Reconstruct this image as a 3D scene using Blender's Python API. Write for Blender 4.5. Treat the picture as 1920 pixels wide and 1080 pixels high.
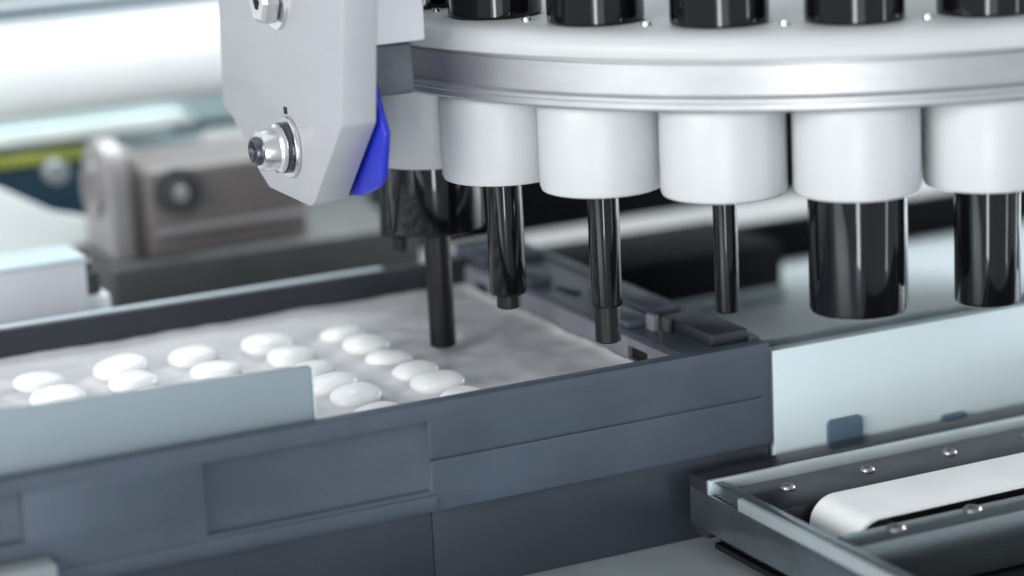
import bpy, bmesh, math, random
from mathutils import Vector, Matrix

for o in list(bpy.data.objects):
    bpy.data.objects.remove(o, do_unlink=True)
S = bpy.context.scene
COL = S.collection
R = math.radians

# ------------------------------------------------------------------ camera
AL, PITCH, ROLL = R(25.5), R(13.8), R(2.78)
cd = bpy.data.cameras.new('camera'); cam = bpy.data.objects.new('camera', cd); COL.objects.link(cam)
cam.location = (-.30, -.82, .241)
cam.rotation_euler = (Matrix.Rotation(-AL, 3, 'Z') @ Matrix.Rotation(math.pi/2-PITCH, 3, 'X') @ Matrix.Rotation(-ROLL, 3, 'Z')).to_euler()
cd.lens = 90; cd.sensor_width = 36; cd.clip_start = .01; cd.clip_end = 50
cd.dof.use_dof = True; cd.dof.focus_distance = .86; cd.dof.aperture_fstop = 4.2
S.camera = cam

# ------------------------------------------------------------------ world and lamps
w = bpy.data.worlds.new('World'); S.world = w; w.use_nodes = True
bg = w.node_tree.nodes['Background']; bg.inputs[0].default_value = (.86, .93, 1.0, 1); bg.inputs[1].default_value = .64

def lamp(name, loc, target, sx, sy, power, col=(1, 1, 1)):
    l = bpy.data.lights.new(name, 'AREA'); l.shape = 'RECTANGLE'; l.size = sx; l.size_y = sy; l.energy = power; l.color = col
    o = bpy.data.objects.new(name, l); COL.objects.link(o); o.location = loc
    d = Vector(target)-Vector(loc)
    o.rotation_euler = d.to_track_quat('-Z', 'Y').to_euler()
    return o
lamp('overhead_softbox', (-.25, .0, 1.2), (.02, .0, 0), 1.2, .9, 2.0, (.96, .98, 1))
lamp('left_softbox', (-2.15, -.85, .66), (.08, .0, .02), 1.5, .9, 46, (1, .99, .98))
lamp('right_softbox', (1.35, .15, .20), (.15, .0, .0), .8, .3, 22, (.93, .98, 1))
lamp('front_softbox', (-.42, -1.35, -.02), (.16, -.09, .0), .7, .4, 1.4, (.97, .99, 1))
lamp('front_strip_light', (-.40, -1.02, -.16), (.14, -.13, -.06), .12, .75, 4.2, (.97, .98, 1))
lamp('side_strip_light', (.80, -1.00, -.05), (.16, -.13, .02), .06, .8, 1.5, (.9, .96, 1))
lamp('rear_overhead_softbox', (.15, .62, .75), (.10, .56, 0), 1.3, .4, 9, (.92, .98, 1)).data.spread = R(75)

S.view_settings.view_transform = 'Standard'; S.view_settings.look = 'None'
S.view_settings.exposure = 0; S.view_settings.gamma = 1; S.view_settings.use_curve_mapping = False
S.render.engine = 'CYCLES'

# ------------------------------------------------------------------ materials
def mat(name, col, rough=.5, metal=0, bump=0, bscale=400, var=.06, vscale=60, coat=0, stretch=(1, 1, 1), spec=.5, rvar=.1, trans=0, sss=0):
    m = bpy.data.materials.new(name); m.use_nodes = True
    nt = m.node_tree; N = nt.nodes; L = nt.links; p = N['Principled BSDF']
    tc = N.new('ShaderNodeTexCoord'); mp = N.new('ShaderNodeMapping'); mp.inputs['Scale'].default_value = stretch
    L.new(tc.outputs['Object'], mp.inputs['Vector'])
    n = N.new('ShaderNodeTexNoise'); n.inputs['Scale'].default_value = vscale; n.inputs['Detail'].default_value = 6
    L.new(mp.outputs[0], n.inputs['Vector'])
    r = N.new('ShaderNodeValToRGB')
    r.color_ramp.elements[0].position = .3; r.color_ramp.elements[1].position = .7
    r.color_ramp.elements[0].color = tuple(max(0, c*(1-var)) for c in col)+(1,)
    r.color_ramp.elements[1].color = tuple(min(1, c*(1+var)) for c in col)+(1,)
    L.new(n.outputs['Fac'], r.inputs[0]); L.new(r.outputs[0], p.inputs['Base Color'])
    mr = N.new('ShaderNodeMapRange'); mr.inputs['To Min'].default_value = max(.02, rough-rvar/2); mr.inputs['To Max'].default_value = rough+rvar/2
    n2 = N.new('ShaderNodeTexNoise'); n2.inputs['Scale'].default_value = vscale*2.3; n2.inputs['Detail'].default_value = 4
    L.new(mp.outputs[0], n2.inputs['Vector']); L.new(n2.outputs['Fac'], mr.inputs[0]); L.new(mr.outputs[0], p.inputs['Roughness'])
    p.inputs['Metallic'].default_value = metal; p.inputs['Coat Weight'].default_value = coat; p.inputs['Coat Roughness'].default_value = .08
    p.inputs['Specular IOR Level'].default_value = spec
    p.inputs['Transmission Weight'].default_value = trans
    if sss:
        p.inputs['Subsurface Weight'].default_value = sss; p.inputs['Subsurface Scale'].default_value = .003
    if bump:
        b = N.new('ShaderNodeBump'); b.inputs['Strength'].default_value = bump; b.inputs['Distance'].default_value = .0004
        n3 = N.new('ShaderNodeTexNoise'); n3.inputs['Scale'].default_value = bscale; n3.inputs['Detail'].default_value = 5
        L.new(mp.outputs[0], n3.inputs['Vector']); L.new(n3.outputs['Fac'], b.inputs['Height']); L.new(b.outputs[0], p.inputs['Normal'])
    return m
M = {
 'slate': mat('slate_plastic', (.056, .072, .098), .46, bump=.14, bscale=900, var=.16, vscale=28, rvar=.22),
 'slate_in': mat('slate_plastic_ledge', (.060, .072, .098), .40, bump=.15, bscale=700, var=.15, vscale=50),
 'endwall': mat('grey_violet_plastic', (.165, .165, .195), .5, bump=.12, bscale=700, var=.12, vscale=60),
 'wall_dk': mat('darkened_slate_plastic', (.020, .023, .032), .45, bump=.12, bscale=700, var=.15, vscale=50),  # darker than slate: shade of the back wall in the colour; also corner block
 'carrier': mat('dark_carrier_metal', (.031, .039, .054), .42, metal=.2, bump=.08, bscale=500, var=.12, vscale=25),
 'white_pl': mat('white_plastic', (.52, .535, .54), .40, var=.03, vscale=60, bump=.07, bscale=900, rvar=.2),
 'alu': mat('brushed_aluminium', (.43, .44, .45), .42, metal=.75, bump=.10, bscale=300, stretch=(1, 1, 6), var=.05),
 'disc_top': mat('matt_white_disc', (.475, .495, .495), .42, var=.03, vscale=30, bump=.06, bscale=600),
 'black': mat('black_gloss_anodised', (.004, .004, .0055), .075, spec=.45, var=.3, vscale=120, bump=.02, bscale=500, stretch=(1, 1, .12), rvar=.03),
 'black_m': mat('black_matt', (.004, .004, .005), .42, var=.3, spec=.3),
 'bracket': mat('grey_bead_blasted_plate', (.40, .40, .425), .45, metal=.15, bump=.14, bscale=500, var=.035, vscale=50, stretch=(1, .25, 3)),
 'steel': mat('polished_steel', (.72, .72, .72), .24, metal=1, bump=.05, bscale=900, var=.08, vscale=200),
 'dark_steel': mat('dark_steel', (.10, .105, .12), .28, metal=.9, var=.2, vscale=300, bump=.1, bscale=1500),
 'blue': mat('blue_plastic', (.012, .022, .40), .30, var=.12, vscale=50, coat=.2),
 'liner': mat('pale_liner_film', (.57, .57, .585), .33, var=.05, vscale=45, bump=.16, bscale=160, stretch=(.6, 1.6, 1)),
 'tablet': mat('white_tablet', (.87, .87, .86), .36, var=.03, vscale=200, bump=.12, bscale=900, coat=.2),
 'frost': mat('frosted_bluish_acrylic', (.225, .275, .305), .45, var=.06, vscale=22, bump=.05, bscale=300, coat=.15, stretch=(.5, 1, 1)),
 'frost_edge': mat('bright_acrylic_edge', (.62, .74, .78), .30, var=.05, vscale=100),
 'plate': mat('pale_blue_plate', (.65, .76, .785), .30, var=.03, vscale=20, bump=.03, bscale=400, metal=.1),
 'plate_top': mat('grey_green_plate_edge', (.20, .26, .28), .35, var=.15, vscale=60, metal=.4, bump=.06),
 'plate_refl': mat('dark_blue_reflection', (.075, .13, .18), .6, var=.2),  # colour of the dark reflections drawn on the pale plate
 'frame': mat('stainless_frame', (.26, .30, .32), .26, metal=.9, var=.15, vscale=60, bump=.08, bscale=300, stretch=(.3, 1, 1)),
 'frame_dk': mat('dark_frame', (.045, .045, .055), .30, metal=.6, var=.25, vscale=90, bump=.1),
 'lower': mat('satin_stainless', (.55, .62, .64), .38, metal=.6, var=.12, vscale=30, bump=.06, bscale=250),
 'block_gr': mat('grey_spacer', (.085, .095, .11), .4, metal=.3, var=.15, vscale=120, bump=.1),
 'screw': mat('zinc_screw', (.30, .30, .31), .38, metal=1, var=.15, vscale=300, bump=.1, bscale=1200),
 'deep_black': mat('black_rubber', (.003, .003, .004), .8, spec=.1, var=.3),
 'belt': mat('white_belt', (.85, .86, .85), .55, var=.04, vscale=60, bump=.2, bscale=900),
 'deck': mat('machine_deck', (.235, .265, .275), .42, metal=.1, var=.10, vscale=18, bump=.05, bscale=200),
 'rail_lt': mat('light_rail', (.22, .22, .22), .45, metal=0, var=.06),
 'motor': mat('grey_cast_housing', (.135, .122, .120), .5, bump=.2, bscale=500, var=.1, vscale=50),
 'motor_lt': mat('grey_flange', (.31, .295, .30), .45, metal=.3, bump=.1, var=.08, vscale=70),
 'motor_dk': mat('dark_grey_base', (.055, .058, .058), .55, bump=.1, var=.12, vscale=50),
 'roller': mat('white_roller', (.90, .93, .93), .4, var=.03, vscale=12),
 'teal': mat('pale_teal_panel', (.62, .76, .78), .4, var=.07, vscale=15),
 'navy': mat('navy_bar', (.015, .05, .085), .45, var=.2),
 'green': mat('yellow_green_belt', (.34, .37, .06), .55, var=.3, vscale=80),
 'white_sh': mat('white_sheet_metal', (.86, .91, .90), .4, var=.05, vscale=15),
 'lgrey': mat('light_grey_block', (.60, .605, .64), .5, var=.04, vscale=30, bump=.08, bscale=900),
 'wall': mat('pale_backdrop', (.80, .86, .88), .7, var=.05, vscale=4),
}

# ------------------------------------------------------------------ builders
def link(o, parent=None):
    COL.objects.link(o)
    if parent: o.parent = parent
    return o
def wloc(p):
    v = Vector((0, 0, 0))
    while p: v = v+p.location; p = p.parent
    return v
def finish(name, bm, m, parent=None, smooth=False, origin=None, mats=None):
    """bm in world coordinates -> one mesh object with its origin at the base of the shape"""
    bmesh.ops.recalc_face_normals(bm, faces=bm.faces)
    if origin is None:
        xs = [v.co.x for v in bm.verts]; ys = [v.co.y for v in bm.verts]; zs = [v.co.z for v in bm.verts]
        origin = Vector(((min(xs)+max(xs))/2, (min(ys)+max(ys))/2, min(zs)))
    origin = Vector(origin)
    bmesh.ops.translate(bm, verts=bm.verts, vec=-origin)
    me = bpy.data.meshes.new(name); bm.to_mesh(me); bm.free()
    for mm in (mats or [m]): me.materials.append(M[mm])
    if smooth:
        for p in me.polygons: p.use_smooth = True
        try: me.set_sharp_from_angle(angle=R(38))
        except Exception: pass
    o = bpy.data.objects.new(name, me); o.location = origin-(wloc(parent) if parent else Vector())
    return link(o, parent)
def empty(name, loc, label, cat, group=None):
    o = bpy.data.objects.new(name, None); o.location = loc; o.empty_display_size = .01; link(o)
    return tag(o, label, cat, group)
def tag(o, label, cat, group=None):
    o['label'] = label; o['category'] = cat
    if group: o['group'] = group
    return o
def struct(o):
    o['kind'] = 'structure'; return o
def add_box(bm, x0, x1, y0, y1, z0, z1, bev=0, seg=2):
    t = bmesh.new(); bmesh.ops.create_cube(t, size=1)
    for v in t.verts: v.co = Vector((x0+(v.co.x+.5)*(x1-x0), y0+(v.co.y+.5)*(y1-y0), z0+(v.co.z+.5)*(z1-z0)))
    if bev: bmesh.ops.bevel(t, geom=t.edges[:], offset=bev, segments=seg, affect='EDGES', profile=.5)
    me = bpy.data.meshes.new('t'); t.to_mesh(me); t.free(); bm.from_mesh(me); bpy.data.meshes.remove(me)
def box(name, x0, x1, y0, y1, z0, z1, m, parent=None, bev=.0005, seg=2):
    bm = bmesh.new(); add_box(bm, x0, x1, y0, y1, z0, z1, bev, seg); return finish(name, bm, m, parent, smooth=bev > 0)
def lathe_bm(prof, c, axis='z', seg=48, bm=None):
    """prof: list of (r, h) closed at the ends"""
    bm = bm or bmesh.new(); rings = []
    for r, h in prof:
        if r <= 1e-7: rings.append([bm.verts.new((0, 0, h))])
        else: rings.append([bm.verts.new((r*math.cos(2*math.pi*i/seg), r*math.sin(2*math.pi*i/seg), h)) for i in range(seg)])
    new = [v for g in rings for v in g]
    for a, b in zip(rings, rings[1:]):
        for i in range(seg):
            j = (i+1) % seg
            if len(a) == 1 and len(b) == 1: continue
            if len(a) == 1: bm.faces.new((a[0], b[i], b[j]))
            elif len(b) == 1: bm.faces.new((a[i], a[j], b[0]))
            else: bm.faces.new((a[i], a[j], b[j], b[i]))
    rot = {'z': Matrix.Identity(3), 'x': Matrix.Rotation(math.pi/2, 3, 'Y'), '-x': Matrix.Rotation(-math.pi/2, 3, 'Y'), '-y': Matrix.Rotation(math.pi/2, 3, 'X')}[axis]
    for v in new: v.co = rot @ v.co+Vector(c)
    return bm
def lathe(name, prof, c, m, parent=None, axis='z', seg=48, smooth=True, origin=None):
    return finish(name, lathe_bm(prof, c, axis, seg), m, parent, smooth, origin)
def prism(name, pts, x0, x1, m, parent=None, bev=.0006, plane='yz'):
    """polygon extruded: plane 'yz' pts are (y,z) along x, plane 'xz' pts are (x,z) along y"""
    bm = bmesh.new()
    if plane == 'yz': vs = [bm.verts.new((x0, a, b)) for a, b in pts]; d = (x1-x0, 0, 0)
    else: vs = [bm.verts.new((a, x0, b)) for a, b in pts]; d = (0, x1-x0, 0)
    fc = bm.faces.new(vs)
    g = bmesh.ops.extrude_face_region(bm, geom=[fc])
    bmesh.ops.translate(bm, verts=[v for v in g['geom'] if isinstance(v, bmesh.types.BMVert)], vec=d)
    bmesh.ops.recalc_face_normals(bm, faces=bm.faces)
    if bev: bmesh.ops.bevel(bm, geom=bm.edges[:], offset=bev, segments=2, affect='EDGES', profile=.5)
    return finish(name, bm, m, parent, smooth=True)
def hexnut(name, c, axis, af, h, bore, m, parent, rot=0):
    """hexagonal nut with chamfered corners; af = across flats"""
    bm = bmesh.new(); ra = af/math.sqrt(3)
    rings = []
    for r, hh in ((bore, 0), (af/2*.97, 0), (ra, .0008), (ra, h-.0012), (af/2*.95, h), (bore, h), (bore, 0)):
        rings.append([bm.verts.new((r*math.cos(math.pi/3*i+rot), r*math.sin(math.pi/3*i+rot), hh)) for i in range(6)])
    for a, b in zip(rings, rings[1:]):
        for i in range(6):
            j = (i+1) % 6; bm.faces.new((a[i], a[j], b[j], b[i]))
    bmesh.ops.remove_doubles(bm, verts=bm.verts, dist=1e-6)
    rm = {'z': Matrix.Identity(3), '-x': Matrix.Rotation(-math.pi/2, 3, 'Y')}[axis]
    for v in bm.verts: v.co = rm @ v.co+Vector(c)
    return finish(name, bm, m, parent)
def screw(name, c, r, m, parent, h=.002):
    """button-head socket screw standing up"""
    return lathe(name, [(0, 0), (r, 0), (r, h*.4), (r*.85, h*.85), (r*.5, h), (r*.42, h), (r*.42, h*.35), (0, h*.3)], c, m, parent, seg=20)

# ================================================================== SETTING
struct(box('machine_deck', -.5, 1.1, -.078, 1.15, -.07, -.037, 'deck', None, .001))
struct(box('machine_table', -.6, 1.1, -.3300, -.0790, -.0700, -.0567, 'lower', None, .001))
struct(box('backdrop', -.9, 1.6, 1.16, 1.18, -.06, .9, 'wall', None, .001))

# ================================================================== CARRIER TRAY
X0, X1 = -.175, .1437
tray = empty('carrier_tray', (-.015, -.007, -.027), 'long dark slate plastic tray holding rows of white tablets', 'tray')
def front_wall():
    bm = bmesh.new(); yf, yb = -.0925, -.0865
    xs = [X0, -.1195, -.0622, .0146, .0162, .1405, X1]
    zs = [-.0272, -.0258, -.0215, -.0203, -.0113, -.0101, -.0094, .0018, .0032, .0045, .0092]
    V = {(i, j): bm.verts.new((x, yf, z)) for i, x in enumerate(xs) for j, z in enumerate(zs)}
    F = {}
    for i in range(len(xs)-1):
        for j in range(len(zs)-1):
            F[i, j] = bm.faces.new((V[i, j], V[i+1, j], V[i+1, j+1], V[i, j+1]))
    def push(cells, d):
        fs = [F[c] for c in cells]
        g = bmesh.ops.extrude_face_region(bm, geom=fs)
        bmesh.ops.translate(bm, verts=[v for v in g['geom'] if isinstance(v, bmesh.types.BMVert)], vec=(0, d, 0))
        bmesh.ops.delete(bm, geom=fs, context='FACES_ONLY')
    push([(2, j) for j in (3, 4, 5, 6, 7)], .0030)               # recessed panel
    push([(4, 5), (3, 5)], .0011)                                # seam groove
    push([(0, j) for j in (4, 5, 6, 7, 8)], .0050)               # dark slot at the far left
    push([(i, 1) for i in (0, 1, 2, 3)], -.0012)                 # foot lip
    # close the back
    e = [x for x in bm.edges if x.is_boundary]
    g = bmesh.ops.extrude_edge_only(bm, edges=e)
    nv = [v for v in g['geom'] if isinstance(v, bmesh.types.BMVert)]
    for v in nv: v.co.y = yb
    bmesh.ops.holes_fill(bm, edges=[x for x in bm.edges if x.is_boundary], sides=0)
    bmesh.ops.remove_doubles(bm, verts=bm.verts, dist=1e-6)
    bmesh.ops.recalc_face_normals(bm, faces=bm.faces)
    sharp = [x for x in bm.edges if len(x.link_faces) == 2 and x.calc_face_angle(0) > .5]
    bmesh.ops.bevel(bm, geom=sharp, offset=.00035, segments=2, affect='EDGES', profile=.5, clamp_overlap=True)
    return finish('front_wall', bm, 'slate', tray, smooth=True)
front_wall()
box('back_wall', X0, .1100, .0790, .0825, -.027, .0115, 'wall_dk', tray, .0004)  # same tray, base colour darkened to carry the wall's shade
box('lit_rim_strip', X0, .0750, .0826, .0856, .0060, .0119, 'frost_edge', tray, .0004)  # pale strip added to draw the light caught on the wall's top edge
box('floor_panel', X0, .1105, -.0862, .0788, -.027, -.0040, 'slate_in', tray, .0003)
# end wall with two through notches, a sunk ledge and a raised outer lip
bm = bmesh.new()
prof = [(.1112, -.027), (.1112, .0082), (.1122, .0090), (.1395, .0090), (.1400, .0102), (.1432, .0102), (.1437, .0095), (.1437, -.027)]
def extr_y(bm, prof, ya, yb):
    a = [bm.verts.new((x, ya, z)) for x, z in prof]; b = [bm.verts.new((x, yb, z)) for x, z in prof]
    n = len(prof)
    bm.faces.new(a); bm.faces.new(b[::-1])
    for i in range(n): bm.faces.new((a[i], b[i], b[(i+1) % n], a[(i+1) % n]))
extr_y(bm, prof, -.0863, .1010)
ew = finish('end_wall', bm, 'slate_in', tray)
# the pale inner face is built of separate cheek plates that leave the dark notches open
for (ya, yb, za, zb) in ((-.0555, .0585, -.0010, .0086), (-.0863, -.0695, -.0010, .0086), (-.0695, -.0555, .0058, .0086), (-.0695, -.0555, -.0010, .0008), (.0705, .0789, -.0010, .0086), (.0585, .0705, .0042, .0086), (.0585, .0705, -.0010, .0002)):
    box('cheek_plate', .1085, .1111, ya+.00005, yb-.00005, za, zb, 'endwall', tray, 0)
for (ya, yb, za, zb) in ((-.0692, -.0558, .0009, .0057), (.0588, .0702, .0003, .0041)):
    box('notch', .1100, .1108, ya, yb, za, zb, 'black_m', tray, 0)
# fittings on the ledge
box('ledge_slot', .1205, .1240, .0080, .0235, .0091, .0096, 'black_m', tray, .0001)
box('ledge_slot', .1165, .1190, .0560, .0640, .0091, .0096, 'black_m', tray, .0001)
box('corner_block', .1245, .1394, -.0858, -.0520, .0091, .0135, 'wall_dk', tray, .0008)
box('ledge_block', .1128, .1240, -.0480, -.0220, .0091, .0118, 'slate_in', tray, .0006)
box('ledge_block', .1260, .1394, -.0380, .0060, .0091, .0124, 'slate_in', tray, .0006)
box('ledge_block', .1128, .1230, .0300, .0540, .0091, .0120, 'slate_in', tray, .0006)
box('ledge_block', .1128, .1394, .0700, .0980, .0091, .0126, 'slate', tray, .0006)
box('latch_tab', .1180, .1205, -.0570, -.0515, .0091, .0150, 'endwall', tray, .0005)
box('latch_tab', .1215, .1236, -.0610, -.0560, .0091, .0142, 'motor_dk', tray, .0005)
box('corner_foot', X0, -.1132, -.1030, -.0930, -.0560, -.0160, 'deck', tray, .0012)

# liner: a thin rumpled film on the floor with a shallow dimple at each pocket
COLS = [.0660, .0370, .0080, -.0210, -.0500, -.0790, -.1080]
ROWS = [.0330, .0125, -.0080, -.0285, -.0490, -.0695]
rnd = random.Random(7)
bm = bmesh.new(); nx, ny = 190, 110
x0, x1, y0, y1 = X0+.006, .1078, -.0860, .0784
from mathutils import noise
def liner_h(x, y):
    h = .0009*noise.noise((x*38, y*55, 1.3))+.0004*noise.noise((x*110, y*160, 4.1))
    for cx in (.0950, .0660):
        for cy in ROWS:
            h -= .0009*math.exp(-((x-cx)/.008)**2-((y-cy)/.006)**2)
    for cx in COLS[1:]:
        if abs(x-cx) > .02: continue
        for cy in ROWS:
            h += .0022*math.exp(-(((x-cx)/.0098)**2+((y-cy)/.0085)**2)**2)
    e = min(x1-x, y1-y)
    if e < .004: h += .0013*(1-e/.004)**2
    return h-.0002
G = [[bm.verts.new((x0+(x1-x0)*i/nx, y0+(y1-y0)*j/ny, liner_h(x0+(x1-x0)*i/nx, y0+(y1-y0)*j/ny))) for j in range(ny+1)] for i in range(nx+1)]
for i in range(nx):
    for j in range(ny): bm.faces.new((G[i][j], G[i+1][j], G[i+1][j+1], G[i][j+1]))
tag(finish('tray_liner', bm, 'liner', None, smooth=True), 'pale grey rumpled film lining the floor of the dark tray', 'liner')

# tablets
def tablet_mesh():
    bm = bmesh.new(); bmesh.ops.create_uvsphere(bm, u_segments=28, v_segments=16, radius=1)
    for v in bm.verts:
        z = v.co.z; r = math.hypot(v.co.x, v.co.y)
        k = (abs(v.co.x)**2.4+abs(v.co.y)**2.4)**(1/2.4)/r if r > 1e-4 else 1
        s = 1/k if k else 1
        band = math.copysign(min(abs(z), 1)**.85, z)
        v.co = Vector((v.co.x*s*.0082, v.co.y*s*.0068, band*.0034+.0034))
    me = bpy.data.meshes.new('tablet'); bm.to_mesh(me); bm.free(); me.materials.append(M['tablet'])
    for p in me.polygons: p.use_smooth = True
    return me
tm = tablet_mesh()
ORD = ['first', 'second', 'third', 'fourth', 'fifth', 'sixth']
for ci, cx in enumerate(COLS[1:]):
    for ri, cy in enumerate(ROWS):
        if ri == 5 and ci > 1: continue      # behind the frosted guard
        o = bpy.data.objects.new('tablet', tm); link(o)
        x, y = cx+rnd.uniform(-.002, .002), cy+rnd.uniform(-.0015, .0015)
        o.location = (x, y, max(liner_h(x+a, y+b) for a, b in ((0, 0), (.005, 0), (-.005, 0), (0, .004), (0, -.004)))-.0034-rnd.uniform(0, .0007))
        o.rotation_euler = (rnd.uniform(-.12, .12), rnd.uniform(-.12, .12), rnd.uniform(-.45, .45)+.15)
        s = rnd.uniform(1.02, 1.20); o.scale = (s, s*rnd.uniform(.95, 1.05), s*rnd.uniform(.93, 1.06))
        tag(o, f'white oval tablet, {ORD[ri]} from the back wall, {ORD[ci]} row left of the black probe', 'tablet', 'white tablets laid out in the tray')

# frosted guard panel along the front rim
gp = empty('guard_panel', (-.0975, -.0840, -.0005), 'frosted bluish acrylic strip standing inside the front left of the tray', 'panel')
prism('sheet', [(X0, .0020), (-.0216, .0020), (-.0214, .0262), (-.0228, .0264), (X0, .0300)], -.0856, -.0826, 'frost', gp, .0005, 'xz')
box('edge_strip', -.0213, -.0207, -.0854, -.0828, .0021, .0258, 'frost_edge', gp, .0001)

# carrier under the tray
cr = empty('tray_carrier', (.10, -.085, -.0565), 'dark slate metal base the tray rides on, below its front wall', 'base')
box('side_plate', X0-.02, .01528, -.0900, -.0800, -.0565, -.0275, 'carrier', cr, .0006)
box('side_plate', .01535, .1440, -.0900, -.0800, -.0565, -.0275, 'carrier', cr, .0003)
box('side_plate', .1442, .42, -.0900, -.0800, -.0565, -.0342, 'carrier', cr, .0003)

# ================================================================== PALE PLATE AT THE RIGHT
pl = empty('side_plate', (.24, -.0865, -.033), 'pale blue white metal plate standing right of the tray end', 'plate')
box('face_sheet', .1452, .42, -.0925, -.0900, -.0335, .0058, 'plate', pl, .0003)
box('backing_bar', .1448, .42, -.0898, -.0800, -.0335, .0066, 'plate_top', pl, .0006)
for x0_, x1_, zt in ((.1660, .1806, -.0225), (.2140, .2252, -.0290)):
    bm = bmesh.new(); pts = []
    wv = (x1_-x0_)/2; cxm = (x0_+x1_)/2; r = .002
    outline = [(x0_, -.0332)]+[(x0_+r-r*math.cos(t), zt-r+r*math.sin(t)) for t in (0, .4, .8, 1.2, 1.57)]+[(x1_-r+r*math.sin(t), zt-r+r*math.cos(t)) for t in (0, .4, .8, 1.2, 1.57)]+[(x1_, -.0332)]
    prism('reflection_block', outline, -.0940, -.0926, 'plate_refl', pl, .0004, 'xz')  # thin dark block standing in for a blurred reflection in the plate

# ================================================================== CONVEYOR FRAME, LOWER RIGHT
fr = empty('conveyor', (.25, -.20, -.0535), 'stainless steel conveyor frame with screws at the lower right corner', 'conveyor')
box('side_panel', .1082, .1096, -.300, -.0965, -.0480, -.0346, 'frame', fr, .0004)
box('rear_rail', .1085, .42, -.1075, -.0955, -.0510, -.0300, 'frame_dk', fr, .0009)
box('rail_edge', .1085, .42, -.1095, -.1077, -.0360, -.0297, 'lower', fr, .0004)
box('inner_ledge', .1112, .42, -.1380, -.1097, -.0510, -.0335, 'frame_dk', fr, .0008)
box('corner_plate', .1098, .1140, -.300, -.1098, -.040, -.0302, 'frame', fr, .0006)
box('edge_trim', .1076, .1096, -.300, -.1290, -.0345, -.0300, 'lower', fr, .0006)
box('pit_floor', .1098, .42, -.300, -.1100, -.0535, -.0515, 'black_m', fr, 0)
box('front_ledge', .1180, .42, -.1850, -.1720, -.0510, -.0322, 'frame', fr, .0010)
box('front_bar', .1180, .42, -.2350, -.2200, -.0510, -.0420, 'frame_dk', fr, .0010)
for x, y, z, r in ((.1325, -.1205, -.0335, .0026), (.1650, -.1195, -.0335, .0026), (.1990, -.1195, -.0335, .0026), (.2330, -.1195, -.0335, .0026), (.1675, -.1760, -.0322, .0030), (.1370, -.1775, -.0322, .0030), (.1990, -.1760, -.0322, .0030), (.1500, -.2280, -.0420, .0030), (.1850, -.2280, -.0420, .0030)):
    screw('screw', (x, y, z), r, 'screw', fr, .0012)
for lx, ly in ((.135, -.125), (.135, -.285), (.40, -.125), (.40, -.285)):
    lathe('leg', [(0, -.0566), (.006, -.0566), (.006, -.0536), (0, -.0536)], (lx, ly, 0), 'dark_steel', fr, seg=24)
# belt round its nose roller
bt = empty('conveyor_belt', (.26, -.148, -.062), 'white fabric belt with a rounded nose inside the steel frame', 'belt')
bm = bmesh.new(); zc, rr, xn = -.0397, .0095, .1370
path = [(.42, zc+rr)]+[(xn+.08*(1-i/8), zc+rr) for i in range(9)]+[(xn-rr*math.sin(t), zc+rr*math.cos(t)) for t in [math.pi*k/14 for k in range(1, 15)]]+[(.42, zc-rr)]
th = .0012
inner = [(.42, zc+rr-th)]+[(xn+.08*(1-i/8), zc+rr-th) for i in range(9)]+[(xn-(rr-th)*math.sin(t), zc+(rr-th)*math.cos(t)) for t in [math.pi*k/14 for k in range(1, 15)]]+[(.42, zc-rr+th)]
ya, yb = -.1690, -.1415
def vrow(P, y): return [bm.verts.new((x, y, z)) for x, z in P]
oa, ob, ia, ib = vrow(path, ya), vrow(path, yb), vrow(inner, ya), vrow(inner, yb)
for A_, B_ in ((oa, ob), (ob, ib), (ib, ia), (ia, oa)):
    for i in range(len(A_)-1): bm.faces.new((A_[i], A_[i+1], B_[i+1], B_[i]))
finish('belt_strip', bm, 'belt', bt, smooth=True)
bm = lathe_bm([(0, -.0135), (rr-.0014, -.0135), (rr-.0014, .0135), (0, .0135)], (xn, -.15525, zc), '-y', 32)
finish('nose_roller', bm, 'dark_steel', bt, smooth=True)

# ================================================================== ROTARY TURRET
TC = Vector((.2251, .0037, 0)); RC = .1638
tu = empty('rotary_turret', (TC.x, TC.y, .06), 'white rotary turret with a ring of cup holders and black pickup tubes', 'turret')
lathe('disc', [(0, .0995), (.1840, .0995), (.1860, .0999), (.1868, .1008), (.1868, .1026), (.1876, .1031), (.1876, .1043), (.1864, .1049), (.1850, .1051), (.1850, .1148), (.1842, .1151), (.1842, .1158), (.1862, .1161), (.1875, .1168), (.1878, .1190), (.1870, .1222), (.1845, .1243), (.1790, .1252), (0, .1252)], (TC.x, TC.y, 0), 'alu', tu, seg=192)
disc = bpy.data.objects['disc']
disc.data.materials.append(M['disc_top'])
for p in disc.data.polygons:
    if p.center.z+.0995 > .1159: p.material_index = 1
lathe('hub', [(0, .1254), (.075, .1254), (.075, .150), (.072, .152), (0, .152)], (TC.x, TC.y, 0), 'alu', tu, seg=64)
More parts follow.
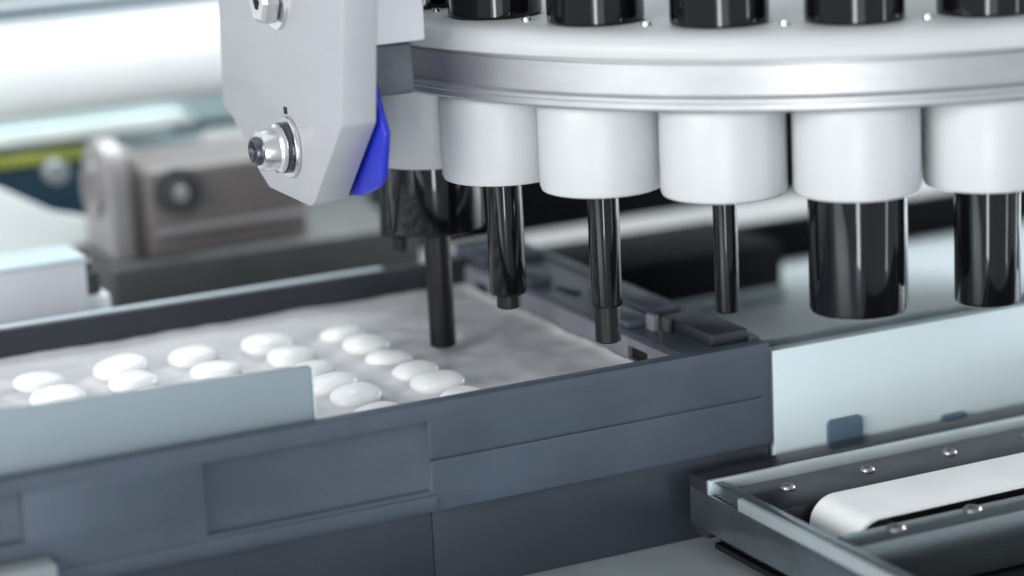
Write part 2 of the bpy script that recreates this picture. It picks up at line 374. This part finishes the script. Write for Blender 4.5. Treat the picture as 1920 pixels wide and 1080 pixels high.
# per-station tube: (tube radius, z of tube end, nozzle radius or None, z of nozzle end)
ST = {-2: (.0060, .030, None, 0), -1: (.0075, .034, .0030, .028), 0: (.0172, .0448, .0047, .0012), 1: (.0064, .0280, .0042, .0232), 2: (.0053, .0290, .0043, .0167),
      3: (.0040, .0297, None, 0), 4: (.0160, .0303, None, 0), 5: (.0107, .0299, None, 0), 6: (.0053, .0288, None, 0)}
cup_me = {}
def cup_profile(zb, zt, r=.0206):
    return [(0, zb+.0005), (r*.93, zb), (r*.975, zb+.0004), (r, zb+.0018), (r, zt-.0022), (r*.985, zt-.0008), (r*.95, zt), (0, zt)]
for k in range(-8, 16):
    a = R(-2.425+15*(k-4)); v = Vector((math.sin(a), -math.cos(a)))*RC
    x = TC.x+v.x*math.cos(AL)+v.y*math.sin(AL); y = TC.y-v.x*math.sin(AL)+v.y*math.cos(AL)
    cup = lathe('cup_holder', cup_profile(.0698, .0993), (x, y, 0), 'white_pl', tu, seg=56)
    tr, tz, nr, nz = ST.get(k, (.0060+.004*((k*7) % 3)/2, .030, None, 0))
    c = min(tr*.25, .0016)
    lathe('pickup_tube', [(0, tz), (tr-c, tz), (tr-.3*c, tz+.3*c), (tr, tz+c), (tr, .0702), (0, .0702)], (x, y, 0), 'black', cup, seg=48)
    if nr: lathe('nozzle', [(0, nz), (nr*.5, nz), (nr*.8, nz), (nr, nz+.0006), (nr, tz+.0002), (0, tz+.0002)], (x, y, 0), 'black_m', cup, seg=32)
    sh = lathe('piston_shaft', [(0, .1254), (.0152, .1254), (.0160, .1262), (.0160, .190), (.0150, .1915), (0, .1915)], (x, y, 0), 'black', tu, seg=40)
    # socket screws on the disc between the shafts
    a2 = a+R(7.5); v = Vector((math.sin(a2), -math.cos(a2)))*(RC+.008)
    screw('socket_screw', (TC.x+v.x*math.cos(AL)+v.y*math.sin(AL), TC.y-v.x*math.sin(AL)+v.y*math.cos(AL), .1252), .0017, 'steel', tu, .0016)

# ================================================================== GREY MOUNTING BRACKET
br = empty('mounting_bracket', (.006, -.02, .067), 'light grey metal bracket plate with a hex nut, left of the turret', 'bracket')
prism('plate', [(.0355, .190), (.0416, .0912), (.0256, .0838), (.0079, .0712), (-.0002, .0674), (-.0375, .0671), (-.0420, .0690), (-.0705, .0986), (-.0860, .190)], .0, .0123, 'bracket', br, .0007)
bc = (0, -.0238, .0853)
lathe('washer', [(.0050, 0), (.0100, 0), (.0103, .0004), (.0103, .0014), (.0100, .0018), (.0050, .0018), (.0050, 0)], (-.0001, bc[1], bc[2]), 'steel', br, '-x', 48)
lathe('lock_washer', [(.0050, 0), (.0086, 0), (.0086, .0014), (.0050, .0014), (.0050, 0)], (-.0020, bc[1], bc[2]), 'dark_steel', br, '-x', 40)
lathe('collar_nut', [(.0049, 0), (.0080, 0), (.0083, .0006), (.0083, .0018), (.0074, .0026), (.0071, .0060), (.0064, .0078), (.0051, .0082), (.0049, .0082), (.0049, 0)], (-.0035, bc[1], bc[2]), 'steel', br, '-x', 40)
lathe('stud', [(0, 0), (.0049, 0), (.0049, .0126), (.0045, .0134), (.0036, .0136), (.0030, .0124), (.0012, .0124), (.0010, .0132), (0, .0132)], (-.0002, bc[1], bc[2]), 'dark_steel', br, '-x', 32)
tc2 = (-.0001, -.0200, .1345)
lathe('washer', [(.0040, 0), (.0098, 0), (.0098, .0012), (.0040, .0012), (.0040, 0)], tc2, 'steel', br, '-x', 40)
hexnut('hex_nut', (-.0013, tc2[1], tc2[2]), '-x', .0140, .0060, .0030, 'steel', br, rot=.5)
box('pin_slot', -.0003, .0002, -.0228, -.0200, .0962, .0985, 'black_m', br, .0001)
o = prism('scraper_blade', [(-.0637, .1110), (-.0729, .0950), (-.0686, .0803), (-.0644, .0762), (-.0505, .0712), (-.0200, .0660), (-.0200, .1110)], .0138, .0160, 'blue', br, .0003)
o['label'] = 'blue plastic scraper blade'
box('spacer', .0124, .0137, -.0500, -.0100, .0850, .1100, 'dark_steel', br, .0002)
o = box('spacer_block', .0126, .0296, -.0630, -.0470, .1052, .1218, 'block_gr', br, .0010)
o['label'] = 'dark grey block between bracket and turret'
box('top_plate', .0126, .0340, -.0640, -.0200, .1222, .1400, 'lgrey', br, .0010)

# ================================================================== BEHIND THE TRAY, LEFT
gb = empty('guide_block', (-.09, .11, -.037), 'light grey block behind the left end of the tray back wall', 'block')
box('body', -.16, -.0388, .1000, .1250, -.0370, .0280, 'lgrey', gb, .0006)
box('cap_strip', -.16, -.0386, .0992, .1258, .0281, .0300, 'frost_edge', gb, .0005)
screw('dark_screw', (-.0350, .112, .0220), .0030, 'dark_steel', gb, .004)
box('white_spacer', -.0386, -.0290, .1040, .1200, -.0370, .0130, 'white_sh', gb, .0010)
box('spacer_tab', -.0386, -.0320, .1060, .1180, .0131, .0219, 'motor_dk', gb, .0006)

mo = empty('gear_motor', (.05, .215, -.037), 'grey cast gear motor with rounded flange behind the tray', 'motor')
def arch(name, yc, w_, zb, zt, x0, x1, m, par):
    pts = [(yc-w_, zb), (yc+w_, zb)]+[(yc+w_*math.cos(t), zt-w_+w_*math.sin(t)) for t in [math.pi*i/16 for i in range(17)]]
    return prism(name, pts, x0, x1, m, par, .0008)
arch('flange', .214, .019, -.037, .0530, .0010, .0100, 'motor_lt', mo)
arch('flange', .214, .016, -.037, .0490, .0102, .0160, 'motor', mo)
box('housing', .0162, .0900, .196, .250, -.0100, .0400, 'motor', mo, .0040, 3)
box('housing_rib', .0200, .0860, .1925, .1958, .0120, .0150, 'motor_lt', mo, .0010)
box('base', -.0050, .1350, .180, .260, -.0370, .0040, 'motor_dk', mo, .0020)
lathe('bolt', [(0, 0), (.0100, 0), (.0100, .0020), (.0050, .0022), (.0050, .0060), (0, .0064)], (.0300, .1955, .0300), 'motor_dk', mo, '-y', 24)
lathe('bolt_head', [(0, 0), (.0034, 0), (.0030, .0020), (0, .0024)], (.0300, .1888, .0300), 'motor_lt', mo, '-y', 20)
lathe('bearing_ring', [(.0060, 0), (.0120, 0), (.0120, .0030), (.0060, .0030), (.0060, 0)], (.0009, .214, .0320), 'motor_lt', mo, '-x', 32)

wr = empty('white_roller', (.05, .30, .05), 'large white horizontal roller at the upper left behind the motor', 'roller')
lathe('drum', [(0, 0), (.0190, 0), (.0205, .0010), (.0205, .3390), (.0190, .34), (0, .34)], (-.14, .30, .0710), 'roller', wr, 'x', 64)
lathe('axle', [(0, 0), (.006, 0), (.006, .36), (0, .36)], (-.15, .30, .0710), 'dark_steel', wr, 'x', 24)
pn = empty('light_panel', (.02, .33, -.037), 'pale teal panel with a white ledge beneath the white roller', 'panel')
box('panel', -.15, .20, .324, .330, -.037, .0530, 'teal', pn, .001)
box('ledge', -.15, .075, .296, .3235, .0395, .0430, 'white_sh', pn, .001)
tag(box('dark_bar', -.15, .20, .300, .312, .0955, .0990, 'navy', None, .0008), 'dark navy bar above the white roller', 'bar')
ub = box('upper_beam', -.15, .20, .315, .330, .1020, .1500, 'deck', None, .001); tag(ub, 'pale beam along the top left behind the navy bar', 'beam')
tag(box('dark_strip', .0620, .1300, .288, .2958, .0375, .0407, 'navy', None, .0006), 'short dark strip beside the bracket below the roller', 'strip')
tag(box('white_block', .0760, .1300, .286, .2950, .0240, .0373, 'white_sh', None, .001), 'small white block under the dark strip beside the bracket', 'block')
# toothed belt
tb = empty('toothed_belt', (-.03, .29, .030), 'yellow green toothed belt at the left edge above the white cover', 'belt')
box('belt_strip', -.12, .0250, .286, .2950, .0345, .0362, 'green', tb, .0003)
for i in range(34):
    box('tooth', -.118+i*.0042, -.1158+i*.0042, .2862, .2948, .0318, .0344, 'green', tb, 0)
tag(box('belt_channel', -.12, .0300, .296, .3010, -.0370, .0385, 'navy', None, .0006), 'dark channel wall behind the toothed belt', 'channel')
cv = empty('sheet_cover', (-.03, .24, -.037), 'white bent sheet cover left of the gear motor', 'cover')
prism('side', [(-.12, -.037), (.0090, -.037), (.0090, .0130), (-.0020, .0165), (-.0120, .0195), (-.0390, .0360), (-.12, .0420)], .236, .240, 'white_sh', cv, .0008, 'xz')
box('lower_flange', -.12, .0060, .222, .2358, -.037, -.0040, 'white_sh', cv, .001)
box('green_seal', -.12, -.0010, .2338, .2357, .0010, .0022, 'green', cv, .0003)
lathe('knob', [(0, 0), (.0046, 0), (.0053, .001), (.0053, .008), (.0044, .0095), (0, .0095)], (-.0040, .262, .0330), 'deck', cv, '-y', 28)

# ================================================================== BEHIND THE TRAY, RIGHT
gr = empty('guide_rail', (.40, .195, -.037), 'long rail with light top and black side behind the turret tubes', 'rail')
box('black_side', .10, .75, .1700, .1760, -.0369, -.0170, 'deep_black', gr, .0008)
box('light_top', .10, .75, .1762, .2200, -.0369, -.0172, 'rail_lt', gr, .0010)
bb = empty('black_box', (.23, .14, -.037), 'black box on the deck behind the end of the tray', 'box')
box('housing', .165, .2750, .1100, .1695, -.0369, -.0110, 'deep_black', bb, .0015)
box('lid_strip', .165, .2750, .1080, .1098, -.0369, -.0300, 'frame', bb, .0004)
db = empty('dark_beam', (.40, .30, -.037), 'dark beam behind the light topped rail', 'beam')
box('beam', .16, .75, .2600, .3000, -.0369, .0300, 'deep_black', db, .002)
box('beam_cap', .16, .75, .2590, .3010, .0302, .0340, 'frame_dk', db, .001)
